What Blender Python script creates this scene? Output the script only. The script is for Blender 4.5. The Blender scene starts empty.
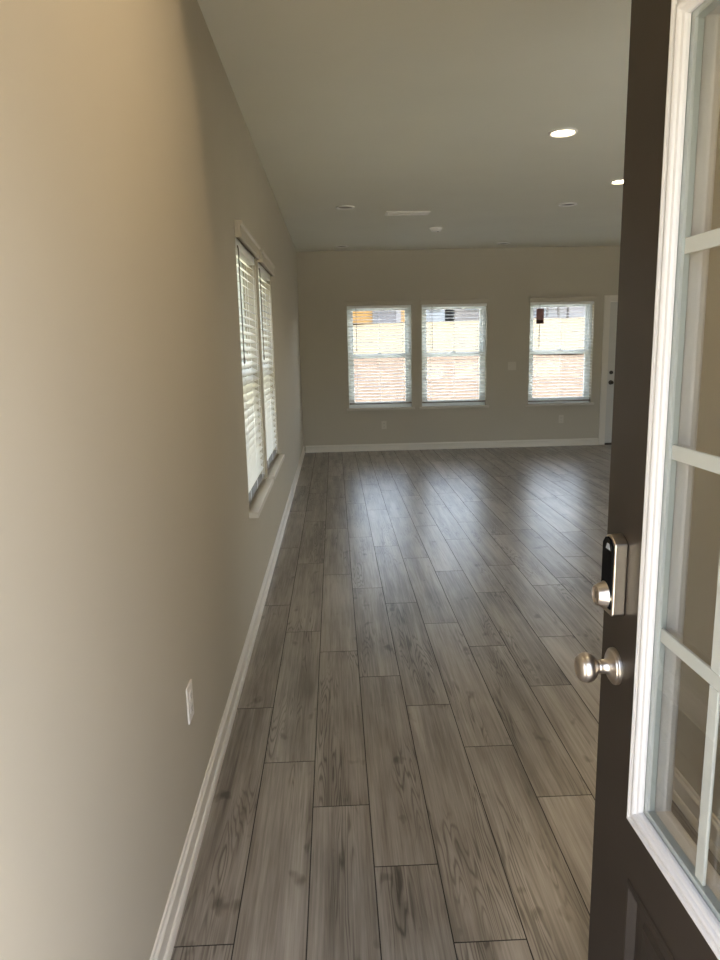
import bpy, bmesh, math, random
from mathutils import Vector, Matrix
random.seed(7)
S = bpy.context.scene
COL = S.collection
H = 2.74          # ceiling height
D = 9.942         # back wall
# ------------------------------------------------------------------ camera
cam_d = bpy.data.cameras.new('camera'); cam = bpy.data.objects.new('camera', cam_d); COL.objects.link(cam)
_r = Vector((0.9990867, -0.0367510, -0.0217954)); _u = Vector((0.0282971, 0.1869040, 0.9819706)); _f = Vector((0.0320147, 0.9816905, -0.1877732))
m = Matrix((( _r.x, _u.x, -_f.x, 0.46523), (_r.y, _u.y, -_f.y, 0.0), (_r.z, _u.z, -_f.z, 1.48257), (0, 0, 0, 1)))
cam.matrix_world = m
cam_d.sensor_fit = 'HORIZONTAL'; cam_d.sensor_width = 36.0; cam_d.lens = 705.11 / 720 * 36
cam_d.clip_start = 0.02; cam_d.clip_end = 500
S.camera = cam
# ------------------------------------------------------------------ world, sun, exposure
W = bpy.data.worlds.new('sky'); S.world = W; W.use_nodes = True
wn = W.node_tree; wn.nodes.clear()
sky = wn.nodes.new('ShaderNodeTexSky'); sky.sky_type = 'NISHITA'; sky.sun_disc = False
sky.sun_elevation = math.radians(52); sky.sun_rotation = math.radians(95); sky.dust_density = 3.5; sky.air_density = 1.0; sky.ozone_density = 0.6
bg = wn.nodes.new('ShaderNodeBackground'); bg.inputs['Strength'].default_value = 0.50
wo = wn.nodes.new('ShaderNodeOutputWorld')
hs = wn.nodes.new('ShaderNodeHueSaturation'); hs.inputs['Saturation'].default_value = 0.62
wn.links.new(sky.outputs[0], hs.inputs['Color']); wn.links.new(hs.outputs[0], bg.inputs['Color']); wn.links.new(bg.outputs[0], wo.inputs['Surface'])
sun_d = bpy.data.lights.new('sun', 'SUN'); sun_d.energy = 6.5; sun_d.angle = math.radians(0.6); sun_d.color = (1.0, 0.94, 0.84)
sun = bpy.data.objects.new('sun', sun_d); COL.objects.link(sun)
sun.rotation_euler = Vector((-0.62, -0.05, -0.78)).to_track_quat('-Z', 'Y').to_euler()
sun.location = (20, 0, 30)
def portal(name, loc, rot, sx, sy):
    d = bpy.data.lights.new(name, 'AREA'); d.shape = 'RECTANGLE'; d.size = sx; d.size_y = sy; d.cycles.is_portal = True
    o = bpy.data.objects.new(name, d); COL.objects.link(o); o.location = loc; o.rotation_euler = rot
R90 = math.pi / 2
portal('doorway_portal', (0.53, 0.09, 1.03), (R90, 0, math.pi), 0.92, 2.05)
for xc, w_ in ((1.105, .89), (2.145, .91), (3.65, .90)):
    portal('window_portal', (xc, D + 0.16, 1.31), (R90, 0, 0), w_, 1.42)
portal('window_portal', (5.87, D + 0.16, 1.31), (R90, 0, 0), .82, 1.42)
for yc in (4.06, 5.115):
    portal('window_portal', (-0.16, yc, 1.31), (R90, 0, R90), .9, 1.42)
for xc in (2.70, 4.125, 5.625):
    portal('window_portal', (xc, 2.04, 1.45), (R90, 0, math.pi), 1.3, 1.9)
S.view_settings.view_transform = 'Standard'; S.view_settings.look = 'None'
S.view_settings.gamma = 1.0; S.view_settings.use_curve_mapping = False
S.view_settings.exposure = 1.50
cy = S.cycles
cy.max_bounces = 14; cy.diffuse_bounces = 8; cy.glossy_bounces = 6; cy.transmission_bounces = 8; cy.transparent_max_bounces = 24
cy.use_denoising = True; cy.caustics_reflective = False; cy.caustics_refractive = False
cy.sample_clamp_indirect = 6.0

# ------------------------------------------------------------------ mesh helpers
class MB:
    def __init__(s): s.bm = bmesh.new()
    def box(s, x0, y0, z0, x1, y1, z1, mi=0):
        x0, x1 = min(x0, x1), max(x0, x1); y0, y1 = min(y0, y1), max(y0, y1); z0, z1 = min(z0, z1), max(z0, z1)
        v = [s.bm.verts.new(p) for p in ((x0,y0,z0),(x1,y0,z0),(x1,y1,z0),(x0,y1,z0),(x0,y0,z1),(x1,y0,z1),(x1,y1,z1),(x0,y1,z1))]
        for f in ((3,2,1,0),(4,5,6,7),(0,1,5,4),(1,2,6,5),(2,3,7,6),(3,0,4,7)):
            s.bm.faces.new([v[i] for i in f]).material_index = mi
        return s
    def quad(s, *pts, mi=0):
        f = s.bm.faces.new([s.bm.verts.new(p) for p in pts]); f.material_index = mi; return f
    def lathe(s, prof, origin=(0,0,0), axis='z', seg=48, mi=0):
        """prof: (radius, height) pairs revolved about an axis through origin"""
        ox, oy, oz = origin; rings = []
        def P(a, r, h):
            c, d = r * math.cos(a), r * math.sin(a)
            return {'z': (ox + c, oy + d, oz + h), 'y': (ox + c, oy + h, oz + d), 'x': (ox + h, oy + c, oz + d)}[axis]
        for r, h in prof:
            if r < 1e-6: rings.append([s.bm.verts.new(P(0, 0, h))])
            else: rings.append([s.bm.verts.new(P(2 * math.pi * i / seg, r, h)) for i in range(seg)])
        for a, b in zip(rings, rings[1:]):
            for i in range(seg):
                j = (i + 1) % seg
                vs = [a[i % len(a)], a[j % len(a)], b[j % len(b)], b[i % len(b)]]
                u = []
                for q in vs:
                    if q not in u: u.append(q)
                if len(u) > 2: s.bm.faces.new(u).material_index = mi
        return s
    def prism(s, poly, x0, x1, axis='x', mi=0):
        """extrude a 2-D polygon along an axis; poly coords are the two other axes in order"""
        def P(a, b, t): return {'x': (t, a, b), 'y': (a, t, b), 'z': (a, b, t)}[axis]
        A = [s.bm.verts.new(P(a, b, x0)) for a, b in poly]; B = [s.bm.verts.new(P(a, b, x1)) for a, b in poly]
        n = len(poly)
        s.bm.faces.new(A).material_index = mi; s.bm.faces.new(B[::-1]).material_index = mi
        for i in range(n):
            s.bm.faces.new((A[i], B[i], B[(i+1) % n], A[(i+1) % n])).material_index = mi
        return s
    def ringframe(s, prof, x0, z0, x1, z1, y0=0.0, sgn=1.0):
        """mitred picture-frame moulding in the xz plane; prof: (inset, height along sgn*y)"""
        loops = []
        for u, h in prof:
            y = y0 + sgn * h
            loops.append([s.bm.verts.new(p) for p in ((x0+u, y, z0+u), (x1-u, y, z0+u), (x1-u, y, z1-u), (x0+u, y, z1-u))])
        for a, b in zip(loops, loops[1:]):
            for i in range(4):
                j = (i + 1) % 4
                s.bm.faces.new((a[i], a[j], b[j], b[i]))
        return s
    def tube(s, pts, r, seg=8):
        pts = [Vector(p) for p in pts]; rings = []
        for i, p in enumerate(pts):
            t = (pts[min(i+1, len(pts)-1)] - pts[max(i-1, 0)]).normalized()
            a = t.orthogonal().normalized(); b = t.cross(a)
            rings.append([s.bm.verts.new(p + r * (math.cos(2*math.pi*k/seg) * a + math.sin(2*math.pi*k/seg) * b)) for k in range(seg)])
        for A, B in zip(rings, rings[1:]):
            for k in range(seg): s.bm.faces.new((A[k], A[(k+1) % seg], B[(k+1) % seg], B[k]))
        s.bm.faces.new(rings[0][::-1]); s.bm.faces.new(rings[-1])
        return s
def obj(name, mb, mats, parent=None, bevel=0.0, seg=2, smooth=False, recalc=True):
    if recalc: bmesh.ops.recalc_face_normals(mb.bm, faces=mb.bm.faces[:])
    me = bpy.data.meshes.new(name); mb.bm.to_mesh(me); mb.bm.free()
    for mt in (mats if isinstance(mats, (list, tuple)) else [mats]): me.materials.append(mt)
    o = bpy.data.objects.new(name, me); COL.objects.link(o)
    if parent is not None: o.parent = parent
    if smooth:
        for p in me.polygons: p.use_smooth = True
        es = o.modifiers.new('split', 'EDGE_SPLIT'); es.split_angle = math.radians(38)
    if bevel > 0:
        b = o.modifiers.new('bevel', 'BEVEL'); b.width = bevel; b.segments = seg; b.limit_method = 'ANGLE'; b.angle_limit = math.radians(40)
    return o
def tag(o, label, cat, group=None, kind=None):
    o['label'] = label; o['category'] = cat
    if group: o['group'] = group
    if kind: o['kind'] = kind
    return o
def thing(name, label, cat, loc=(0,0,0), rotz=0.0, group=None, kind=None):
    o = bpy.data.objects.new(name, None); COL.objects.link(o); o.empty_display_size = 0.1
    o.location = loc; o.rotation_euler = (0, 0, rotz)
    return tag(o, label, cat, group, kind)
def copy_tree(o, parent=None):
    c = o.copy(); COL.objects.link(c); c.parent = parent
    if parent is not None: c.matrix_parent_inverse = o.matrix_parent_inverse.copy()
    for ch in [q for q in bpy.data.objects if q.parent is o]: copy_tree(ch, c)
    return c

# ------------------------------------------------------------------ materials
def newmat(name):
    mt = bpy.data.materials.new(name); mt.use_nodes = True
    return mt, mt.node_tree, mt.node_tree.nodes['Principled BSDF']
def N(nt, typ, **kw):
    n = nt.nodes.new(typ)
    for k, v in kw.items(): setattr(n, k, v)
    return n
def L(nt, a, b): nt.links.new(a, b)
def vscale(nt, src, sc):
    n = N(nt, 'ShaderNodeVectorMath', operation='MULTIPLY'); L(nt, src, n.inputs[0]); n.inputs[1].default_value = sc; return n.outputs[0]
def ramp(nt, src, stops):
    r = N(nt, 'ShaderNodeValToRGB'); e = r.color_ramp.elements
    while len(e) < len(stops): e.new(0.5)
    for q, (p, c) in zip(e, stops): q.position = p; q.color = (*c, 1)
    L(nt, src, r.inputs[0]); return r.outputs[0]
def noise(nt, vec, scale, detail=2.0, rough=0.5):
    n = N(nt, 'ShaderNodeTexNoise'); n.inputs['Scale'].default_value = scale; n.inputs['Detail'].default_value = detail; n.inputs['Roughness'].default_value = rough
    if vec is not None: L(nt, vec, n.inputs['Vector'])
    return n.outputs['Fac']
def bump(nt, bs, h, strength, dist):
    b = N(nt, 'ShaderNodeBump'); b.inputs['Strength'].default_value = strength; b.inputs['Distance'].default_value = dist
    L(nt, h, b.inputs['Height']); L(nt, b.outputs[0], bs.inputs['Normal'])
def paint(name, col, rough=0.6, var=0.03, nscale=6.0, bs_=0.0, bscale=300.0, bdist=0.0005, metal=0.0, spec=0.5):
    mt, nt, b = newmat(name)
    tc = N(nt, 'ShaderNodeTexCoord')
    f = noise(nt, tc.outputs['Object'], nscale, 3.0)
    c0 = tuple(max(0, x * (1 - var)) for x in col); c1 = tuple(min(1, x * (1 + var)) for x in col)
    L(nt, ramp(nt, f, [(0.3, c0), (0.7, c1)]), b.inputs['Base Color'])
    b.inputs['Roughness'].default_value = rough; b.inputs['Metallic'].default_value = metal
    b.inputs['Specular IOR Level'].default_value = spec
    if bs_ > 0: bump(nt, b, noise(nt, tc.outputs['Object'], bscale, 2.0), bs_, bdist)
    return mt
def emit(name, col, strength):
    mt, nt, b = newmat(name)
    b.inputs['Base Color'].default_value = (0.8, 0.8, 0.78, 1)
    b.inputs['Emission Color'].default_value = (*col, 1); b.inputs['Emission Strength'].default_value = strength
    return mt
def thin_glass(name, tint=(0.93, 0.96, 0.95), refl=1.85):
    mt = bpy.data.materials.new(name); mt.use_nodes = True; nt = mt.node_tree; nt.nodes.clear()
    out = N(nt, 'ShaderNodeOutputMaterial'); tr = N(nt, 'ShaderNodeBsdfTransparent'); gl = N(nt, 'ShaderNodeBsdfGlossy')
    fr = N(nt, 'ShaderNodeLayerWeight'); fr.inputs['Blend'].default_value = 0.5; pw = N(nt, 'ShaderNodeMath', operation='POWER'); pw.inputs[1].default_value = 5.0
    ma = N(nt, 'ShaderNodeMath', operation='MULTIPLY_ADD'); ma.inputs[1].default_value = 0.957; ma.inputs[2].default_value = 0.043
    mx = N(nt, 'ShaderNodeMixShader'); m2 = N(nt, 'ShaderNodeMath', operation='MULTIPLY')
    m2.inputs[1].default_value = refl; m2.use_clamp = True
    tr.inputs['Color'].default_value = (*tint, 1); gl.inputs['Roughness'].default_value = 0.0
    L(nt, fr.outputs['Facing'], pw.inputs[0]); L(nt, pw.outputs[0], ma.inputs[0]); L(nt, ma.outputs[0], m2.inputs[0]); L(nt, m2.outputs[0], mx.inputs[0])
    L(nt, tr.outputs[0], mx.inputs[1]); L(nt, gl.outputs[0], mx.inputs[2]); L(nt, mx.outputs[0], out.inputs['Surface'])
    return mt
M = {}
M['wall'] = paint('wall_paint', (0.505, 0.463, 0.382), 0.75, 0.015, 2.0, 0.12, 260.0, 0.0006, spec=0.3)
M['ceiling'] = paint('ceiling_paint', (0.81, 0.795, 0.70), 0.9, 0.015, 2.0, 0.2, 160.0, 0.0008, spec=0.2)
M['trim'] = paint('trim_enamel', (0.72, 0.68, 0.61), 0.38, 0.015, 4.0)
M['vinyl'] = paint('window_vinyl', (0.80, 0.84, 0.83), 0.35, 0.01, 5.0)
M['slat'] = paint('blind_slat', (0.88, 0.89, 0.87), 0.45, 0.02, 8.0)
M['valance'] = paint('blind_valance', (0.50, 0.455, 0.375), 0.45, 0.015, 8.0)
M['wand'] = paint('wand_plastic', (0.16, 0.145, 0.12), 0.4, 0.05, 30.0)
M['bottom_rail'] = paint('bottom_rail', (0.20, 0.18, 0.15), 0.5, 0.05, 20.0)
M['sill'] = paint('sill_paint', (0.58, 0.54, 0.47), 0.4, 0.015, 4.0)
M['plate'] = paint('device_plastic', (0.78, 0.74, 0.69), 0.35, 0.01, 20.0)
M['plate_far'] = paint('device_plastic_almond', (0.60, 0.56, 0.48), 0.4, 0.01, 20.0)
M['slot'] = paint('socket_slot', (0.05, 0.045, 0.04), 0.5, 0.05, 40.0)
M['door_dark'] = paint('door_brown_paint', (0.034, 0.025, 0.019), 0.46, 0.10, 9.0, 0.15, 180.0, 0.0004)
M['lite'] = paint('lite_frame_white', (0.74, 0.725, 0.73), 0.35, 0.01, 12.0)
M['grille'] = paint('grille_white', (0.80, 0.82, 0.80), 0.4, 0.01, 12.0)
M['spacer'] = paint('glass_spacer', (0.50, 0.56, 0.56), 0.4, 0.03, 30.0)
M['nickel'] = paint('satin_nickel', (0.66, 0.60, 0.54), 0.30, 0.03, 60.0, metal=1.0)
M['keypad'] = paint('keypad_black', (0.004, 0.004, 0.005), 0.5, 0.05, 20.0, spec=0.06)
M['icon'] = paint('keypad_icon', (0.45, 0.48, 0.52), 0.3, 0.02, 60.0)
M['bronze'] = paint('bronze_threshold', (0.055, 0.045, 0.035), 0.35, 0.1, 30.0, metal=0.7)
M['white_door'] = paint('white_door', (0.60, 0.585, 0.55), 0.4, 0.015, 5.0)
M['fixture'] = paint('fixture_white', (0.90, 0.88, 0.83), 0.4, 0.01, 20.0)
M['fixture_in'] = paint('fixture_lens_off', (0.27, 0.25, 0.21), 0.5, 0.03, 30.0)
M['dark_gap'] = paint('dark_gap', (0.02, 0.018, 0.015), 0.8, 0.05, 20.0)
M['lens_on'] = emit('fixture_lens_lit', (1.0, 0.80, 0.52), 14.0)
M['glass'] = thin_glass('pane_glass', (0.95, 0.975, 0.97))
M['door_glass'] = thin_glass('door_glass', (0.975, 0.985, 0.98), 2.0)
M['tag_a'] = paint('tag_maroon', (0.30, 0.15, 0.145), 0.6, 0.15, 40.0)
M['tag_b'] = paint('tag_dark_red', (0.07, 0.012, 0.010), 0.6, 0.15, 40.0)
M['concrete'] = paint('concrete', (0.42, 0.40, 0.37), 0.85, 0.12, 3.0, 0.3, 60.0, 0.002)
M['patio'] = paint('bounce_concrete', (0.62, 0.61, 0.58), 0.85, 0.06, 3.0, 0.3, 60.0, 0.002)
M['soil'] = paint('bare_soil', (0.36, 0.25, 0.16), 0.95, 0.25, 2.0, 0.6, 14.0, 0.03)
M['ext_wall'] = paint('exterior_siding', (0.52, 0.50, 0.46), 0.8, 0.05, 3.0)
M['osb'] = paint('osb_sheathing', (0.34, 0.20, 0.06), 0.85, 0.22, 2.5, 0.3, 30.0, 0.003)
M['wrap_blue'] = paint('house_wrap', (0.20, 0.235, 0.255), 0.6, 0.06, 1.0)
M['garage'] = paint('garage_panel', (0.15, 0.15, 0.155), 0.6, 0.08, 1.0)
M['grey_siding'] = paint('grey_siding', (0.15, 0.145, 0.14), 0.8, 0.25, 2.0)
M['white_siding'] = paint('white_siding', (0.26, 0.265, 0.27), 0.7, 0.04, 1.0)
M['roof'] = paint('roof_shingle', (0.12, 0.11, 0.10), 0.9, 0.25, 6.0)
M['dark_post'] = paint('dark_post', (0.06, 0.055, 0.05), 0.6, 0.1, 5.0)
M['pink_dirt'] = paint('red_clay', (0.14, 0.08, 0.048), 0.95, 0.2, 1.5, 0.4, 10.0, 0.02)
M['house_glass'] = paint('dark_house_glass', (0.05, 0.07, 0.09), 0.08, 0.05, 2.0)

def floor_material():
    mt, nt, b = newmat('vinyl_plank')
    uv = N(nt, 'ShaderNodeUVMap'); uv.uv_map = 'UVMap'
    at = N(nt, 'ShaderNodeAttribute'); at.attribute_name = 'plank_tone'
    rnd = at.outputs['Fac']
    sep = N(nt, 'ShaderNodeSeparateXYZ'); L(nt, uv.outputs[0], sep.inputs[0])
    k = N(nt, 'ShaderNodeMath', operation='MULTIPLY'); L(nt, rnd, k.inputs[0]); k.inputs[1].default_value = 83.0
    cmb = N(nt, 'ShaderNodeCombineXYZ'); L(nt, sep.outputs[0], cmb.inputs[0]); L(nt, sep.outputs[1], cmb.inputs[1]); L(nt, k.outputs[0], cmb.inputs[2])
    P = cmb.outputs[0]
    def mth(op, a, bb=None, clamp=False):
        n = N(nt, 'ShaderNodeMath', operation=op); n.use_clamp = clamp
        for i, q in enumerate((a, bb)):
            if q is None: continue
            if isinstance(q, (int, float)): n.inputs[i].default_value = q
            else: L(nt, q, n.inputs[i])
        return n.outputs[0]
    # cathedral rings: contour lines of a noise stretched along the plank
    n1 = noise(nt, vscale(nt, P, (19.0, 1.25, 1.0)), 1.0, 2.0, 0.35)
    n1b = noise(nt, vscale(nt, P, (90.0, 9.0, 1.0)), 1.0, 2.0)
    n1 = mth('ADD', n1, mth('MULTIPLY', mth('SUBTRACT', n1b, 0.5), 0.03))
    rings = mth('SINE', mth('MULTIPLY', n1, 110.0))
    rings = mth('POWER', mth('MULTIPLY', mth('ADD', rings, 1.0), 0.5), 4.0)
    # cathedral figure only in a band near the heart of the plank, and only in patches
    mask_n = noise(nt, vscale(nt, P, (7.0, 1.3, 1.7)), 1.0, 1.0)
    mask = N(nt, 'ShaderNodeMapRange'); mask.inputs[1].default_value = 0.52; mask.inputs[2].default_value = 0.62; L(nt, mask_n, mask.inputs[0])
    rings = mth('MULTIPLY', rings, mask.outputs[0])
    fine = noise(nt, vscale(nt, P, (130.0, 3.5, 1.0)), 1.0, 4.0, 0.65)
    broad = noise(nt, vscale(nt, P, (16.0, 0.8, 1.3)), 1.0, 3.0)
    cloud = noise(nt, vscale(nt, P, (7.0, 2.6, 2.1)), 1.0, 3.0)
    v = mth('ADD', mth('MULTIPLY', fine, 0.42), mth('ADD', mth('MULTIPLY', broad, 0.44), mth('MULTIPLY', cloud, 0.24)))
    knot_n = noise(nt, vscale(nt, P, (14.0, 8.0, 3.3)), 1.0, 2.0)
    knot = N(nt, 'ShaderNodeMapRange'); knot.inputs[1].default_value = 0.66; knot.inputs[2].default_value = 0.78; L(nt, knot_n, knot.inputs[0])
    v = mth('ADD', mth('MULTIPLY', mth('SUBTRACT', v, 0.55), 1.28), 0.545)
    v = mth('SUBTRACT', v, mth('MULTIPLY', rings, 0.24))
    v = mth('SUBTRACT', v, mth('MULTIPLY', knot.outputs[0], 0.24))
    v = mth('ADD', v, mth('MULTIPLY', mth('SUBTRACT', rnd, 0.5), 0.07))
    col = ramp(nt, v, [(0.24, (0.060, 0.048, 0.038)), (0.43, (0.160, 0.136, 0.112)), (0.58, (0.268, 0.235, 0.201)), (0.76, (0.395, 0.356, 0.313))])
    L(nt, col, b.inputs['Base Color'])
    rr = N(nt, 'ShaderNodeMapRange'); rr.inputs[3].default_value = 0.36; rr.inputs[4].default_value = 0.27; L(nt, fine, rr.inputs[0])
    L(nt, rr.outputs[0], b.inputs['Roughness'])
    b.inputs['Specular IOR Level'].default_value = 0.80
    bump(nt, b, v, 0.22, 0.0012)
    return mt
M['floor'] = floor_material()
def ground_mat(name, stops, scale, detail, stretch=(1, 1, 1), bstr=0.5, bd=0.05):
    mt, nt, b = newmat(name)
    tc = N(nt, 'ShaderNodeTexCoord'); P = vscale(nt, tc.outputs['Object'], stretch)
    f = noise(nt, P, scale, detail, 0.7)
    L(nt, ramp(nt, f, stops), b.inputs['Base Color']); b.inputs['Roughness'].default_value = 0.95
    bump(nt, b, f, bstr, bd)
    return mt
M['mulch'] = ground_mat('straw_mulch', [(0.30, (0.045, 0.024, 0.012)), (0.48, (0.070, 0.045, 0.026)), (0.62, (0.096, 0.071, 0.047))], 9.0, 8.0, (1, 1, 1), 0.7, 0.05)
M['grass'] = ground_mat('dry_grass', [(0.30, (0.060, 0.046, 0.018)), (0.50, (0.079, 0.062, 0.030)), (0.70, (0.098, 0.079, 0.043))], 1.2, 8.0, (0.5, 1.6, 1), 0.5, 0.05)
M['lawn'] = ground_mat('thin_lawn', [(0.30, (0.30, 0.27, 0.15)), (0.60, (0.46, 0.42, 0.29))], 4.0, 6.0)

# ------------------------------------------------------------------ structure
WX = 6.4          # right wall of the open room
BW = [(0.66, 1.55), (1.69, 2.60), (3.20, 4.10)]       # back window openings (X)
LW = [(3.62, 4.50), (4.66, 5.57)]                     # left window openings (Y)
WZ0, WZ1 = 0.60, 2.03; LZ = 0.632
FW = [(2.10, 3.30), (3.45, 4.80), (4.95, 6.30)]          # added unseen front windows, there to bring in more daylight (X)
HB = (5.46, 6.28)                                     # added unseen window right of the far door, unblinded to light the ceiling
BD = (4.305, 5.215)                                   # back door opening
def wall_mesh(axis, a0, a1, p0, p1, holes, z0=0.0, z1=H):
    """wall slab: runs along an axis from a0 to a1, thick from p0 to p1, with rectangular holes (a0,a1,z0,z1)"""
    mb = MB()
    As = sorted({a0, a1, *[h[0] for h in holes], *[h[1] for h in holes]}); Zs = sorted({z0, z1, *[h[2] for h in holes], *[h[3] for h in holes]})
    def P(a, p, z): return (a, p, z) if axis == 'x' else (p, a, z)
    def solid(i, j):
        if i < 0 or j < 0 or i >= len(As) - 1 or j >= len(Zs) - 1: return False
        ca, cz = (As[i] + As[i+1]) / 2, (Zs[j] + Zs[j+1]) / 2
        return not any(h[0] < ca < h[1] and h[2] < cz < h[3] for h in holes)
    for i in range(len(As) - 1):
        for j in range(len(Zs) - 1):
            if not solid(i, j): continue
            a, b, c, d = As[i], As[i+1], Zs[j], Zs[j+1]
            for p in (p0, p1): mb.quad(P(a,p,c), P(b,p,c), P(b,p,d), P(a,p,d))
            if not solid(i-1, j): mb.quad(P(a,p0,c), P(a,p1,c), P(a,p1,d), P(a,p0,d))
            if not solid(i+1, j): mb.quad(P(b,p0,c), P(b,p1,c), P(b,p1,d), P(b,p0,d))
            if not solid(i, j-1): mb.quad(P(a,p0,c), P(b,p0,c), P(b,p1,c), P(a,p1,c))
            if not solid(i, j+1): mb.quad(P(a,p0,d), P(b,p0,d), P(b,p1,d), P(a,p1,d))
    bmesh.ops.remove_doubles(mb.bm, verts=mb.bm.verts[:], dist=1e-5)
    return mb
def struct(name, mb, mats, label, cat, **kw):
    o = obj(name, mb, mats, **kw); return tag(o, label, cat, None, 'structure')
YF = 0.27         # inner face of the front wall
struct('wall_left', wall_mesh('y', 0.10, D + 0.15, -0.15, 0.0, [(a, b, LZ, WZ1) for a, b in LW]), M['wall'], 'long beige painted wall with two blinded windows on the left', 'wall')
struct('wall_back', wall_mesh('x', 0.0, WX + 0.15, D, D + 0.15, [(a, b, WZ0, WZ1) for a, b in BW + [HB]] + [(BD[0], BD[1], -0.001, 2.02)]), M['wall'], 'beige far wall holding three windows and a white door', 'wall')
struct('wall_front', wall_mesh('x', 0.0, 1.55, 0.10, YF, [(0.05, 1.04, -0.001, 2.09)]), M['wall'], 'beige wall around the open front doorway', 'wall')
struct('wall_entry', wall_mesh('y', 0.10, 2.20, 1.55, 1.67, []), M['wall'], 'short beige entry wall seen through the glass of the open door', 'wall')
struct('wall_front_right', wall_mesh('x', 1.67, WX, 2.05, 2.20, [(a, b, 0.50, 2.40) for a, b in FW]), M['wall'], 'beige wall of the room hidden behind the open door', 'wall')
struct('wall_right', wall_mesh('y', 2.05, D, WX, WX + 0.15, []), M['wall'], 'beige right wall of the room behind the open door', 'wall')
mb = MB(); mb.box(-0.15, 0.10, H, WX + 0.15, D + 0.15, H + 0.15)
struct('ceiling', mb, M['ceiling'], 'flat pale painted ceiling with recessed lights', 'ceiling')

# floor: vinyl planks 0.185 m wide, 1.19 m long, bevelled edges over a dark joint bed
def build_floor():
    PW, PL, g, bv, dz = 0.185, 1.19, 0.0007, 0.0009, 0.0012
    bm = bmesh.new(); uvl = bm.loops.layers.uv.new('UVMap'); tone = bm.faces.layers.float.new('plank_tone')
    ends = [2.735, 2.334, 2.073, 1.791, 1.516, 2.385, 2.075, 2.835, 3.35]
    rg = random.Random(11)
    x = -0.015; k = 0
    rects = []
    while x < WX:
        e0 = ends[k] if k < len(ends) else (1.2 + rg.random() * PL)
        y = e0 - PL * math.ceil((e0 - 0.1) / PL)
        while y < D:
            rects.append((max(x, 0.0), max(y, 0.10), min(x + PW, WX), min(y + PL, D), x, y)); y += PL
        x += PW; k += 1
    for x0, y0, x1, y1, ox, oy in rects:
        if x1 - x0 < 0.01 or y1 - y0 < 0.01: continue
        if x0 > 1.67 and y1 < 2.0: continue
        r = rg.random()
        lo = [(x0+g, y0+g), (x1-g, y0+g), (x1-g, y1-g), (x0+g, y1-g)]
        hi = [(x0+g+bv, y0+g+bv), (x1-g-bv, y0+g+bv), (x1-g-bv, y1-g-bv), (x0+g+bv, y1-g-bv)]
        vl = [bm.verts.new((a, b, -dz)) for a, b in lo]; vh = [bm.verts.new((a, b, 0)) for a, b in hi]
        fs = [bm.faces.new(vh)] + [bm.faces.new((vl[i], vl[(i+1) % 4], vh[(i+1) % 4], vh[i])) for i in range(4)]
        for f in fs:
            f[tone] = r
            if f is not fs[0]: f.material_index = 1
            for lp in f.loops: lp[uvl].uv = (lp.vert.co.x - ox, lp.vert.co.y - oy + r * 7.0)
    base = [bm.verts.new(p) for p in ((0, 0.10, -dz), (WX, 0.10, -dz), (WX, D, -dz), (0, D, -dz))]
    f = bm.faces.new(base); f.material_index = 1
    lo = [bm.verts.new((v.co.x, v.co.y, -0.12)) for v in base]
    for i in range(4):
        f = bm.faces.new((base[i], lo[i], lo[(i+1) % 4], base[(i+1) % 4])); f.material_index = 1
    f = bm.faces.new(lo[::-1]); f.material_index = 1
    me = bpy.data.meshes.new('floor'); bm.to_mesh(me); bm.free()
    me.materials.append(M['floor']); me.materials.append(M['dark_gap'])
    o = bpy.data.objects.new('floor', me); COL.objects.link(o)
    tag(o, 'grey brown wood-look plank floor running towards the far wall', 'floor', None, 'structure')
build_floor()

# baseboards: profile with a cap bead, flat, and a quarter-round shoe
BP = [(0.0, 0.0), (0.019, 0.0), (0.019, 0.010), (0.017, 0.019), (0.0135, 0.026), (0.010, 0.028), (0.010, 0.062), (0.0105, 0.068), (0.0125, 0.073), (0.0125, 0.080), (0.010, 0.085), (0.0065, 0.088), (0.005, 0.096), (0.0, 0.098)]
def baseboard(name, axis, a0, a1, p, sgn, label):
    mb = MB()
    if axis == 'y': mb.prism([(p + sgn * u, z) for u, z in BP], a0, a1, 'y')
    else: mb.prism([(p + sgn * u, z) for u, z in BP], a0, a1, 'x')
    struct(name, mb, M['trim'], label, 'baseboard')
baseboard('baseboard_left', 'y', YF + 0.014, D, 0.0, 1, 'off-white moulded baseboard along the left wall')
baseboard('baseboard_back', 'x', 0.028, BD[0] - 0.075, D, -1, 'off-white moulded baseboard along the far wall')
baseboard('baseboard_back_right', 'x', BD[1] + 0.075, WX, D, -1, 'off-white baseboard right of the far white door')
baseboard('baseboard_entry', 'y', YF + 0.014, 2.20, 1.55, -1, 'off-white baseboard of the entry wall behind the open door')
baseboard('baseboard_right', 'y', 2.20, D - 0.028, WX, -1, 'off-white baseboard along the right wall')
baseboard('baseboard_front', 'x', 1.67, WX - 0.028, 2.20, 1, 'off-white baseboard on the wall behind the open door')

# front doorway trim
mb = MB()
mb.box(0.05, 0.10, 0, 0.084, YF, 2.09); mb.box(1.008, 0.10, 0, 1.04, YF, 2.09); mb.box(0.084, 0.10, 2.058, 1.008, YF, 2.09)
mb.box(0.084, 0.10, 0.0, 0.096, 0.225, 2.058)
mb.box(0.004, YF, 0, 0.07, YF + 0.014, 2.14); mb.box(1.022, YF, 0, 1.088, YF + 0.014, 2.14); mb.box(0.07, YF, 2.074, 1.022, YF + 0.014, 2.14)
struct('trim_1', mb, M['trim'], 'off-white jamb and casing of the front doorway', 'door frame', bevel=0.003)
mb = MB(); mb.prism([(0.04, -0.02), (0.30, -0.02), (0.30, 0.004), (0.26, 0.016), (0.12, 0.016), (0.04, 0.0)], 0.084, 1.008, 'x')
struct('trim_2', mb, M['bronze'], 'dark bronze threshold of the front doorway', 'threshold')

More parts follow.
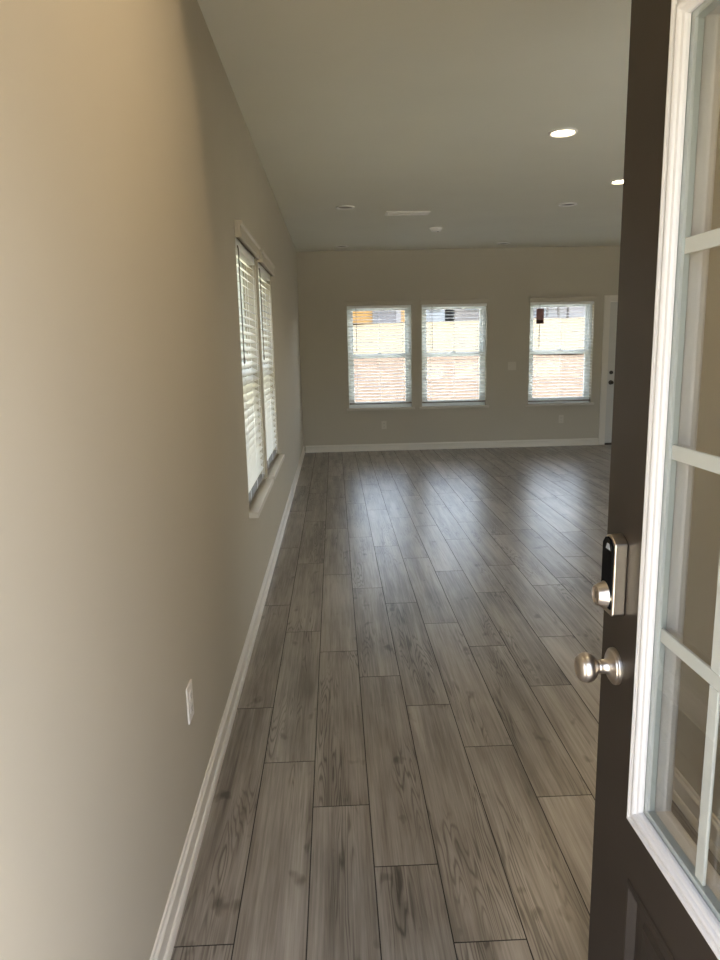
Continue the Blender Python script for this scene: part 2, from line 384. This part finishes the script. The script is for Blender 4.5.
# ------------------------------------------------------------------ windows (structure) and blinds (things)
def window(name, loc, rotz, w, label, h0=WZ0, h1=WZ1, zm=1.33):
    """local x 0..w along the wall, y<0 into the room, y>0 outwards; inner wall face at y=0"""
    t = thing(name, label, 'window', loc, rotz, None, 'structure')
    mb = MB()                                        # outer vinyl frame
    for a, b, c, d in ((0, h0, .042, h1), (w - .042, h0, w, h1), (.042, h0, w - .042, h0 + .045), (.042, h1 - .042, w - .042, h1)):
        mb.box(a, .078, b, c, .146, d)
    obj('window_frame', mb, M['vinyl'], t, bevel=0.003)
    def sash(nm, y0, z0, z1):
        m2 = MB(); s = .040
        m2.box(.042, y0, z0, .042 + s, y0 + .03, z1); m2.box(w - .042 - s, y0, z0, w - .042, y0 + .03, z1)
        m2.box(.042 + s, y0, z0, w - .042 - s, y0 + .03, z0 + .046); m2.box(.042 + s, y0, z1 - .042, w - .042 - s, y0 + .03, z1)
        o = obj(nm, m2, M['vinyl'], t, bevel=0.003)
        m3 = MB(); m3.quad((.042 + s, y0 + .015, z0 + .046), (w - .042 - s, y0 + .015, z0 + .046), (w - .042 - s, y0 + .015, z1 - .042), (.042 + s, y0 + .015, z1 - .042))
        obj('glass_pane', m3, M['glass'], o)
    sash('upper_sash', .112, zm - .030, h1 - .042)
    sash('lower_sash', .080, h0 + .045, zm + .030)
    m4 = MB(); m4.box(w / 2 - .03, .066, zm + .028, w / 2 + .03, .084, zm + .040); m4.box(w / 2 - .012, .052, zm + .034, w / 2 + .022, .072, zm + .044)
    obj('sash_lock', m4, M['vinyl'], t, bevel=0.002)
    m5 = MB(); m5.prism([(-.050, h0 - .022), (-.050, h0 + .004), (-.046, h0 + .008), (.076, h0 + .008), (.076, h0), (0.0, h0), (0.0, h0 - .022)], -.035, w + .035, 'x')
    obj('window_sill', m5, M['sill'], t, bevel=0.002)
    return t
def blind(w, tilt, label, group, loc, rotz, wand_x, zbot=0.705):
    t = thing('window_blind', label, 'blind', loc, rotz, group)
    mb = MB(); mb.box(.006, .003, 1.975, w - .006, .051, 2.022)
    obj('headrail', mb, M['slat'], t, bevel=0.002)
    mb = MB()                                        # valance with moulded face and end returns
    mb.prism([(-.030, 2.010), (-.034, 2.014), (-.034, 2.030), (-.030, 2.036), (-.030, 2.066), (-.038, 2.076), (-.038, 2.090), (-.018, 2.090), (-.018, 2.010)], -.016, w + .016, 'x')
    for a, b in ((-.016, -.008), (w + .008, w + .016)): mb.box(a, -.018, 2.010, b, -.001, 2.090)
    obj('valance', mb, M['valance'], t, bevel=0.0012)
    mb = MB(); z = 1.955; c, s = math.cos(tilt), math.sin(tilt); hw = .0245
    zs = []
    while z > zbot + .03:
        q = []
        for k in range(5):                           # gently crowned slat
            u = -hw + 2 * hw * k / 4; cr = .0022 * (1 - (u / hw) ** 2)
            q.append((.027 + u * c - cr * s, z + u * s + cr * c))
        top = q; bot = [(y + .0026 * s, zz - .0026 * c) for y, zz in q][::-1]
        mb.prism(top + bot, .008, w - .008, 'x'); zs.append(z); z -= .0435
    obj('slats', mb, M['slat'], t)
    mb = MB()
    for f in (0.14, 0.5, 0.86):
        for y in (.027 - hw - .001, .027 + hw + .001): mb.tube([(w * f, y, 1.98), (w * f, y, zbot)], .0011, 6)
    obj('ladder_cords', mb, M['slat'], t)
    mb = MB(); mb.box(.008, .003, zbot - .010, w - .008, .051, zbot + .008)
    obj('bottom_rail', mb, M['bottom_rail'], t, bevel=0.002)
    mb = MB(); mb.tube([(wand_x, .001, 1.985), (wand_x, -.003, 1.97), (wand_x, -.005, 1.43)], .0033, 8); mb.lathe([(0, 0), (.005, .004), (.005, .03), (.0033, .034)], (wand_x, -.005, 1.40), 'z', 10)
    obj('tilt_wand', mb, M['wand'], t)
    return t
GB = 'open slat blinds on the far wall'
for i, ((a, b), wl, bl) in enumerate(zip(BW,
        ('left of the paired windows in the far wall', 'right of the paired windows in the far wall', 'single window beside the white door in the far wall'),
        ('white slat blind over the far-wall window nearest the left corner', 'white slat blind over the middle window of the far wall', 'white slat blind with a maroon tag, beside the far white door'))):
    window('window_%d' % (i + 1), (a, D, 0), 0, b - a, wl)
    blind(b - a, math.radians((7, 7, 5)[i]), bl, GB, (a, D, 0), 0, (.125, .145, .135)[i], (.672, .668, .645)[i])
for i, ((a, b), wl, bl) in enumerate(zip(LW,
        ('nearer window of the pair in the left wall', 'farther window of the pair in the left wall'),
        ('nearer half-closed white slat blind on the left wall', 'farther half-closed white slat blind on the left wall, towards the corner'))):
    window('window_%d' % (i + 4), (0, a, 0), R90, b - a, wl, LZ)
    blind(b - a, math.radians(31), bl, 'half-closed slat blinds on the left wall', (0, a, 0), R90, .075, .672)

for i, (a, b) in enumerate(FW):
    window('window_%d' % (i + 7), (b, 2.20, 0), math.pi, b - a, ('added front window nearest the doorway, unseen, for extra daylight', 'added middle front window, unseen, for extra daylight', 'added front window nearest the right wall, unseen, for extra daylight')[i], 0.50, 2.40, 1.52)
window('window_6', (HB[0], D, 0), 0, HB[1] - HB[0], 'added bare window right of the far white door, unseen, for extra daylight')
# maroon tag hanging on the third far window's wand
t = thing('hanging_tag', 'small maroon cardboard tag hanging at the top of the far-right window', 'tag', (BW[2][0] + .135, D - .010, 1.72))
mb = MB(); mb.box(-.052, -.012, .055, .052, -.008, .205); obj('upper_panel', mb, M['tag_a'], t, bevel=0.001)
mb = MB(); mb.box(-.052, -.012, 0, .052, -.008, .0545); obj('lower_band', mb, M['tag_b'], t, bevel=0.001)
mb = MB(); mb.tube([(-.006, -.010, .20), (0, -.005, .245), (.006, -.010, .20)], .0015, 6); obj('loop', mb, M['tag_b'], t)

# ------------------------------------------------------------------ far white door
x0, x1 = BD
t = thing('door_2', 'white exterior door in the far wall, partly hidden by the front door', 'door', (x0, D, 0), 0, None, 'structure')
w = x1 - x0
mb = MB()
mb.box(.022, .03, .022, .13, .074, 1.998); mb.box(w - .13, .03, .022, w - .022, .074, 1.998)
for a, b in ((.022, .24), (.86, 1.02), (1.87, 1.998)): mb.box(.13, .03, a, w - .13, .074, b)
mb.box(w / 2 - .05, .03, .24, w / 2 + .05, .074, 1.87)
mb.box(.13, .044, .24, w - .13, .060, 1.87)
for a, b in ((.13, w / 2 - .05), (w / 2 + .05, w - .13)):
    for c, d in ((.24, .86), (1.02, 1.87)):
        mb.ringframe([(.012, 0.0), (.035, .010), (.05, .010)], a, c, b, d, .044, -1); mb.quad((a + .05, .034, c + .05), (b - .05, .034, c + .05), (b - .05, .034, d - .05), (a + .05, .034, d - .05))
obj('door_leaf', mb, M['white_door'], t)
mb = MB()
mb.box(0, 0, 0, .02, .15, 2.02); mb.box(w - .02, 0, 0, w, .15, 2.02); mb.box(.02, 0, 2.002, w - .02, .15, 2.02)
for a, b in ((-.072, 0.004), (w - .004, w + .072)): mb.prism([(a, 0), (a, -.016), ((a + b) / 2, -.014), (b, -.010), (b, 0)] if a < 0 else [(a, 0), (a, -.010), ((a + b) / 2, -.014), (b, -.016), (b, 0)], 0, 2.085, 'z')
mb.box(.004, -.014, 2.016, w - .004, 0, 2.085)
obj('door_casing', mb, M['trim'], t)
mb = MB(); mb.prism([(-.03, .001), (-.02, .018), (.12, .022), (.15, .001)], .0205, w - .0205, 'x'); obj('threshold', mb, M['bronze'], t)
for nm, z in (('door_knob', .885), ('deadbolt', 1.025)):
    mb = MB()
    if nm == 'door_knob': mb.lathe([(0, -.062), (.020, -.060), (.026, -.048), (.024, -.034), (.012, -.024), (.011, -.010), (.030, -.007), (.032, 0), (0, 0)], (.082, .03, z), 'y', 28)
    else: mb.lathe([(0, -.026), (.010, -.026), (.012, -.018), (.024, -.016), (.027, 0), (0, 0)], (.082, .03, z), 'y', 28)
    o = obj(nm, mb, M['bronze'], t, smooth=True)
    o['label'] = 'dark metal ' + nm.replace('_', ' ')

# ------------------------------------------------------------------ open front door
t = thing('door_1', 'dark brown front door standing open, with white-framed divided glass', 'door', (0.9603, 0.2807, 0), math.radians(91), None, 'structure')
DW, DT, DZ0, DZ1 = 0.922, 0.044, 0.020, 2.045
# lite: outer moulding s 1.055 -> local x .783 ; mirrored on the hinge side
LX0, LX1, GZ0, GZ1 = .215, .771, .684, 1.941
hx0, hx1, hz0, hz1 = LX0 + .029, LX1 - .029, GZ0 + .029, GZ1 - .029
mb = MB()
PZ0, PZ1 = 0.205, 0.570; px0, px1 = DW - .768, .768
mb.box(0, -DT, DZ0, px0, 0, DZ1); mb.box(px1, -DT, DZ0, DW, 0, DZ1)
mb.box(px0, -DT, hz0, hx0, 0, hz1); mb.box(hx1, -DT, hz0, px1, 0, hz1)
mb.box(px0, -DT, hz1, px1, 0, DZ1); mb.box(px0, -DT, PZ1, px1, 0, hz0); mb.box(px0, -DT, DZ0, px1, 0, PZ0)
mb.box(.427, -DT, PZ0, .487, 0, PZ1)
mb.box(px0, -DT + .010, PZ0, .427, -.010, PZ1); mb.box(.487, -DT + .010, PZ0, px1, -.010, PZ1)
obj('door_slab', mb, M['door_dark'], t)
for a, b in ((px0, .427), (.487, px1)):
    mb = MB()
    prof = [(0.0, 0.0005), (.004, .0035), (.010, .004), (.015, -.002), (.020, -.0088), (.030, -.0096), (.046, -.0096), (.052, -.004), (.078, -.0015), (.082, -.0015)]
    mb.ringframe(prof, a, PZ0, b, PZ1, 0, 1)
    u = .082; mb.quad((a + u, -.0015, PZ0 + u), (b - u, -.0015, PZ0 + u), (b - u, -.0015, PZ1 - u), (a + u, -.0015, PZ1 - u))
    obj('raised_panel', mb, M['door_dark'], t)
LP = [(0, 0.0), (0, .006), (.002, .0085), (.006, .0095), (.009, .008), (.011, .005), (.0145, .0045), (.0165, .0075), (.020, .0105), (.0245, .011), (.028, .009), (.030, .006), (.034, .0045), (.036, .001), (.036, -.0035)]
LQ = [(0, 0.0), (0, .006), (.003, .008), (.012, .0085), (.016, .005), (.022, .005), (.026, .009), (.033, .008), (.037, .003), (.039, -.004), (.040, -.024)]
mb = MB(); mb.ringframe(LP, LX0, GZ0, LX1, GZ1, 0, 1); o = obj('lite_frame', mb, M['lite'], t); o['label'] = 'white moulded frame around the glass'
mb = MB(); mb.ringframe(LQ, LX0, GZ0, LX1, GZ1, -DT, -1); o = obj('lite_frame', mb, M['lite'], t); o['label'] = 'white moulded frame on the room side of the glass'
gx0, gx1, gz0, gz1 = LX0 + .036, LX1 - .036, GZ0 + .036, GZ1 - .036
mb = MB()
for a, b, c, d in ((gx0 - .006, gz0 - .006, gx0 + .009, gz1 + .006), (gx1 - .009, gz0 - .006, gx1 + .006, gz1 + .006), (gx0 + .009, gz0 - .006, gx1 - .009, gz0 + .009), (gx0 + .009, gz1 - .009, gx1 - .009, gz1 + .006)):
    mb.box(a, -.0172, b, c, -.0048, d)
obj('glass_spacer', mb, M['spacer'], t)
for y in (-.0042, -.0178):
    mb = MB(); mb.quad((gx0 - .006, y, gz0 - .006), (gx1 + .006, y, gz0 - .006), (gx1 + .006, y, gz1 + .006), (gx0 - .006, y, gz1 + .006))
    obj('glass_pane', mb, M['door_glass'], t)
mb = MB(); gw = .011
xs = [gx0 + (gx1 - gx0) * k / 3 for k in (1, 2)]; zs = [1.608, 1.319, 1.034]
for z in zs: mb.box(gx0 + .009, -.0135, z - gw, gx1 - .009, -.0085, z + gw)
for x in xs:
    q = [gz0 + .009] + [v for z in zs[::-1] for v in (z - gw, z + gw)] + [gz1 - .009]
    for a, b in zip(q[::2], q[1::2]): mb.box(x - gw, -.0135, a, x + gw, -.0085, b)
o = obj('grille', mb, M['grille'], t, bevel=0.0015); o['label'] = 'white muntin bars dividing the glass'
# knob
kx, kz = 1.135 - .272, .917
mb = MB()
mb.lathe([(0, 0), (.0325, 0), (.0325, .003), (.0318, .0052), (.0285, .0062), (.0272, .0085), (.0215, .0108), (.0155, .0135), (.0128, .0175), (.0122, .026), (0, .026)], (kx, 0, kz), 'y', 56)
rose = obj('door_knob', mb, M['nickel'], t, smooth=True); rose['label'] = 'round satin nickel door knob'
mb = MB()
mb.lathe([(0, 0.024), (0.0105, 0.024), (0.0115, 0.0277), (0.0105, 0.0305), (0.0125, 0.0333), (0.0195, 0.0379), (0.024, 0.0435), (0.0262, 0.0496), (0.0258, 0.0556), (0.0238, 0.0601), (0.0232, 0.0607), (0.0232, 0.0619), (0.0205, 0.0654), (0.0165, 0.0675), (0.012, 0.0682), (0.0105, 0.0672), (0.008, 0.0668), (0, 0.0668)], (kx, 0, kz), 'y', 56)
obj('knob_grip', mb, M['nickel'], rose, smooth=True)
# keypad deadbolt
a, b, z0, z1, th = 1.106 - .272, 1.155 - .272, 1.0195, 1.1515, .0225
mb = MB()
mb.prism([(a, z0 + .004), (a + .004, z0), (b - .004, z0), (b, z0 + .004), (b, z1 - .010), (b - .012, z1 + .004), ((a + b) / 2, z1 + .008), (a + .012, z1 + .004), (a, z1 - .004)], 0.0, th, 'y')
lock = obj('keypad_lock', mb, M['nickel'], t, bevel=0.0025, seg=3); lock['label'] = 'satin nickel keypad deadbolt'
mb = MB()
mb.prism([(a + .004, z0 + .012), (b - .004, z0 + .012), (b - .004, z1 - .010), (b - .014, z1 + .001), ((a + b) / 2, z1 + .004), (a + .014, z1 + .001), (a + .004, z1 - .008)], th, th + .003, 'y')
obj('keypad', mb, M['keypad'], lock, bevel=0.001)
mb = MB(); cx_, cz_ = (a + b) / 2 - .004, z1 - .013
mb.prism([(cx_ - .009, cz_ - .004), (cx_ + .009, cz_ - .004), (cx_ + .004, cz_ + .006), (cx_ - .004, cz_ + .006)], th + .003, th + .0036, 'y')
obj('keypad_mark', mb, M['icon'], lock)
kc = (a + b) / 2 + .003
mb = MB()
mb.lathe([(.0235, 0), (.0235, .003), (.0225, .0045), (.0175, .0175), (.0165, .019), (.0145, .0195), (.0135, .0185), (.0135, .0165), (0, .0165)], (kc, th, 1.0515), 'y', 48)
obj('keyhole_ring', mb, M['nickel'], lock, smooth=True)
mb = MB(); mb.lathe([(.0105, .016), (.0105, .0178), (0, .0178)], (kc, th, 1.0515), 'y', 32); mb.box(kc - .001, th + .0178, 1.0455, kc + .001, th + .0181, 1.0575, 1)
obj('keyhole', mb, [M['nickel'], M['slot']], lock)
# interior hardware, edge plates, hinges
mb = MB(); mb.lathe([(0, -DT - .065), (.02, -DT - .065), (.026, -DT - .05), (.02, -DT - .038), (.011, -DT - .03), (.011, -DT - .01), (.031, -DT - .006), (.0335, -DT), (0, -DT)], (kx, 0, kz), 'y', 40)
o = obj('door_knob', mb, M['nickel'], t, smooth=True); o['label'] = 'round satin nickel door knob on the room side'
mb = MB(); mb.box(a, -DT - .028, z0, b, -DT, z1); obj('lock_housing', mb, M['nickel'], t, bevel=0.006, seg=3)
for z in (kz, 1.055):
    mb = MB(); mb.box(DW, -.034, z - .029, DW + .0015, -.010, z + .029); mb.box(DW + .0015, -.029, z - .008, DW + .010, -.015, z + .008); obj('latch_plate', mb, M['nickel'], t)
for z in (.25, 1.05, 1.86):
    mb = MB(); mb.lathe([(0, -.05), (.007, -.05), (.007, .05), (0, .05)], (-.008, -DT - .004, z), 'z', 16); mb.box(-.0015, -DT, z - .05, 0, -.012, z + .05); obj('hinge', mb, M['nickel'], t)

# ------------------------------------------------------------------ wall devices
def outlet(loc, rotz, label, group=None, pm='plate_far'):
    t = thing('wall_outlet', label, 'outlet', loc, rotz, group)
    mb = MB(); mb.prism([(-.035, -.057), (.035, -.057), (.035, .057), (-.035, .057)], -.006, 0, 'y'); obj('cover_plate', mb, M[pm], t, bevel=0.003, seg=3)
    for z in (-.020, .020):
        mb = MB(); mb.prism([(-.0165, z - .010), (-.010, z - .0145), (.010, z - .0145), (.0165, z - .010), (.0165, z + .010), (.010, z + .0145), (-.010, z + .0145), (-.0165, z + .010)], -.0085, -.006, 'y')
        s = obj('socket', mb, M[pm], t, bevel=0.0006)
        mb = MB(); mb.box(-.0075, -.0088, z - .002, -.0055, -.0085, z + .007); mb.box(.0055, -.0088, z - .001, .0075, -.0085, z + .006); mb.lathe([(.0024, -.0003), (0, -.0003)], (0, -.0085, z - .008), 'y', 12); obj('slots', mb, M['slot'], s)
    mb = MB(); mb.lathe([(.003, -.0005), (.0022, -.001), (0, -.001)], (0, -.0062, 0), 'y', 12); obj('screw', mb, M[pm], t)
    return t
outlet((0, 1.978, 0.440), R90, 'white outlet cover low on the left wall above the baseboard', None, 'plate')
outlet((1.147, D, 0.364), 0, 'outlet on the far wall below the paired windows', 'far wall outlets')
outlet((3.68, D, 0.385), 0, 'outlet on the far wall below the window beside the white door', 'far wall outlets')
t = thing('light_switch', 'beige two-gang switch plate between the far windows', 'light switch', (2.96, D, 1.149))
mb = MB(); mb.box(-.058, -.006, -.057, .058, 0, .057); obj('cover_plate', mb, M['plate_far'], t, bevel=0.003)
for x in (-.023, .023):
    mb = MB(); mb.prism([(-.006, -.033), (-.009, -.033), (-.0115, .033), (-.006, .033)], x - .0165, x + .0165, 'x'); obj('rocker', mb, M['plate_far'], t, bevel=0.0008)

# ------------------------------------------------------------------ ceiling fixtures
def downlight(x, y, lit, label, group, r=0.088, energy=0.0, cone=158, blend=0.35, aim=None):
    t = thing('recessed_light', label, 'ceiling light', (x, y, H), 0, group)
    mb = MB(); mb.lathe([(r, 0), (r, -.004), (r - .004, -.010), (r - .010, -.012), (r - .016, -.010), (r - .022, -.001)], (0, 0, 0), 'z', 40); obj('trim_ring', mb, M['fixture'], t, smooth=True)
    mb = MB(); mb.lathe([(r - .020, -.0012), (r * .5, -.0016), (0, -.0018)], (0, 0, 0), 'z', 40); obj('lens', mb, M['lens_on'] if lit else M['fixture_in'], t, smooth=True)
    if energy > 0:
        d = bpy.data.lights.new('lamp', 'SPOT'); d.energy = energy; d.color = (1.0, 0.74, 0.44); d.spot_size = math.radians(cone); d.spot_blend = blend; d.shadow_soft_size = 0.05
        o = bpy.data.objects.new('lamp', d); COL.objects.link(o); o.parent = t; o.location = (0, 0, -.04)
        if aim: o.rotation_euler = (Vector(aim) - Vector((x, y, H - .04))).to_track_quat('-Z', 'Y').to_euler()
    return t
GL, GU = 'lit recessed ceiling lights', 'unlit recessed lights of the far ceiling'
downlight(1.909, 4.601, True, 'brightest lit recessed light on the ceiling, well clear of the door', GL, .088, 4)
downlight(2.825, 5.971, True, 'lit recessed light half hidden by the edge of the open door', GL, .088, 4)
downlight(0.95, 1.60, True, 'lit recessed light over the entry, aimed at the left wall', GL, .088, 9.5, 89, .30, (0, 1.75, 2.20))
downlight(1.16, 0.95, True, 'added unseen recessed light behind the open door, brightening the entry wall', GL, .088, 9, 100, .4, (1.55, .95, 1.30))  # added lamp, brightens the wall seen through the door glass
downlight(0.607, 6.877, False, 'unlit recessed light left of the ceiling vent', GU)
downlight(2.699, 6.903, False, 'unlit recessed light right of the vent, behind the lit ones', GU)
downlight(0.609, 9.473, False, 'unlit recessed light near the far wall, towards the left corner', GU)
downlight(2.705, 9.461, False, 'unlit recessed light near the far wall, between the windows', GU)
t = thing('smoke_detector', 'round white smoke detector on the ceiling behind the vent', 'smoke detector', (1.637, 8.167, H))
mb = MB(); mb.lathe([(.072, 0), (.072, -.012), (.070, -.016), (.062, -.019), (.058, -.030), (.050, -.036), (0, -.038)], (0, 0, 0), 'z', 40); obj('housing', mb, M['fixture'], t, smooth=True)
mb = MB(); mb.lathe([(.012, -.0375), (.010, -.040), (0, -.0405)], (.02, 0, 0), 'z', 20); obj('test_button', mb, M['fixture_in'], t, smooth=True)
t = thing('ceiling_vent', 'white rectangular air vent on the ceiling between two unlit lights', 'air vent', (1.222, 7.225, H), math.radians(2))
mb = MB(); w_, d_ = .215, .085
for a, b, c, d in ((-w_, -d_, w_, -d_ + .026), (-w_, d_ - .026, w_, d_), (-w_, -d_ + .026, -w_ + .026, d_ - .026), (w_ - .026, -d_ + .026, w_, d_ - .026)): mb.box(a, b, -.010, c, d, 0)
obj('vent_frame', mb, M['fixture'], t, bevel=0.003)
mb = MB()
for k in range(7):
    y = -d_ + .034 + k * (2 * d_ - .068) / 6; sg = 1 if k >= 3 else -1
    mb.prism([(y - .007, -.002), (y + .007, -.002 - sg * .0), (y + .007 * sg + .004 * sg, -.014), (y + .005 * sg, -.014)], -w_ + .026, w_ - .026, 'x')
obj('louvres', mb, M['fixture'], t)
mb = MB(); mb.box(-w_ + .02, -d_ + .02, -.0015, w_ - .02, d_ - .02, -.0005); obj('duct_shade', mb, M['dark_gap'], t)  # dark sheet stands in for the shade inside the duct

# ------------------------------------------------------------------ outdoors
def terrain(name, mat, pts_fn, nx, ny, label, cat, kind='structure', rough=0.0, seed=1):
    rg = random.Random(seed); bm = bmesh.new(); g = []
    for j in range(ny + 1):
        g.append([bm.verts.new(tuple(c + (rg.uniform(-rough, rough) if i2 == 2 else 0) for i2, c in enumerate(pts_fn(i / nx, j / ny)))) for i in range(nx + 1)])
    for j in range(ny):
        for i in range(nx): bm.faces.new((g[j][i], g[j][i+1], g[j+1][i+1], g[j+1][i]))
    me = bpy.data.meshes.new(name); bm.to_mesh(me); bm.free(); me.materials.append(mat)
    for p in me.polygons: p.use_smooth = True
    o = bpy.data.objects.new(name, me); COL.objects.link(o)
    return tag(o, label, cat, None, kind)
mb = MB(); mb.box(-60, -40, -.35, 70, 12.0, -.16)
struct('ground', mb, M['lawn'], 'thin patchy lawn around the house', 'ground')
mb = MB(); mb.box(-.6, -2.2, -.16, 2.6, .10, -.025)
struct('path', mb, M['concrete'], 'concrete porch slab at the front doorway', 'porch')
mb = MB(); mb.box(2.3, -14, -.16, 9.0, 2.0, -.10)
struct('bounce_pavement', mb, M['patio'], 'added pale concrete driveway bouncing light into the unseen front windows', 'driveway')  # added out of view to bounce sunlight in through the front windows
mb = MB(); mb.box(-1.0, D + .15, -.16, 7.2, 11.95, -.06)
struct('bounce_pavement', mb, M['patio'], 'added pale concrete patio behind the far wall, bouncing light indoors', 'patio')  # added out of view to bounce sunlight up to the ceiling
terrain('mulch_bank', M['mulch'], lambda u, v: (-25 + 55 * u, 11.8 + 5.2 * v, -.17 + 1.36 * v + .04 * math.sin(u * 40) * v + .012 * u * v), 120, 24, 'brown straw-covered bank right outside the far windows', 'bank', 'structure', .035, 3)
terrain('dry_field', M['grass'], lambda u, v: (-40 + 90 * u, 16.9 + 29.6 * v, 1.17 + (1.22 + .9 * u * v) * v - .1 * math.sin(v * 3.1)), 60, 30, 'pale dry grass slope above the straw bank', 'field', 'structure', .03, 5)
terrain('hill', M['pink_dirt'], lambda u, v: (-60 + 130 * u, 46.3 + 50 * v, 2.36 + .9 * u + .3 * math.sin(v * 2)), 40, 10, 'reddish bare soil building lots behind the dry grass', 'ground', 'structure', .05, 8)
def house(label, x0, x1, y0, y1, z0, z1, wallmat, roofh=2.2):
    t = thing('house', label, 'house', ((x0 + x1) / 2, y0, z0)); w = (x1 - x0) / 2; d = y1 - y0; h = z1 - z0
    mb = MB(); mb.box(-w, 0, -.6, w, d, h); obj('walls', mb, wallmat, t)
    mb = MB(); mb.prism([(-.4, h - .05), (d / 2, h + roofh), (d + .4, h - .05), (d + .4, h + .1), (d / 2, h + roofh + .18), (-.4, h + .1)], -w - .35, w + .35, 'x'); obj('roof', mb, M['roof'], t)
    return t, w, h
t, w, h = house('unfinished house with orange-brown sheathing seen through the left far window', -4.0, 5.6, 48, 57, 2.45, 5.4, M['osb'])
mb = MB(); mb.box(2.30, -.06, .05, 3.85, 0, 2.2); obj('garage_door', mb, M['garage'], t)
mb = MB(); mb.box(3.85, -.1, -.1, 4.2, 0, 2.35); mb.box(2.15, -.1, 2.2, 3.85, 0, 2.35); obj('door_trim', mb, M['white_siding'], t)
mb = MB(); mb.box(-3.5, -.05, .9, -2.3, 0, 2.1); obj('house_window', mb, M['house_glass'], t)
t, w, h = house('house wrapped in pale blue sheeting seen through the middle far window', 6.5, 8.0, 48.4, 57, 2.75, 5.2, M['wrap_blue'], 1.2)
mb = MB(); mb.box(-.35, -.05, .9, .45, 0, 2.0); obj('house_window', mb, M['house_glass'], t)
t, w, h = house('grey sided house right of the pale blue one', 8.9, 12.2, 50, 58, 3.0, 5.6, M['grey_siding'])
mb = MB(); mb.box(-.9, -.05, .7, .1, 0, 1.9); obj('house_window', mb, M['house_glass'], t)
t, w, h = house('white house with a dark-posted porch seen through the right far window', 13.2, 20.5, 50, 58, 3.0, 5.9, M['white_siding'])
for x in (-1.85, -1.1, -.45): 
    mb = MB(); mb.box(x - .06, -1.5, -.1, x + .06, -1.38, 2.1); obj('porch_post', mb, M['dark_post'], t)
mb = MB(); mb.box(-3.2, -1.6, -.02, -1.1, 0, .09); obj('porch_deck', mb, M['garage'], t)
mb = MB(); mb.box(-3.2, -1.7, 2.1, .4, 0, 2.25); obj('porch_roof', mb, M['roof'], t)
mb = MB(); mb.box(1.2, -.05, .8, 2.2, 0, 2.0); obj('house_window', mb, M['house_glass'], t)
t, w, h = house('neighbouring pale house outside the left windows', -40.0, -27.0, 2, 16, -.16, 5.6, M['ext_wall'])
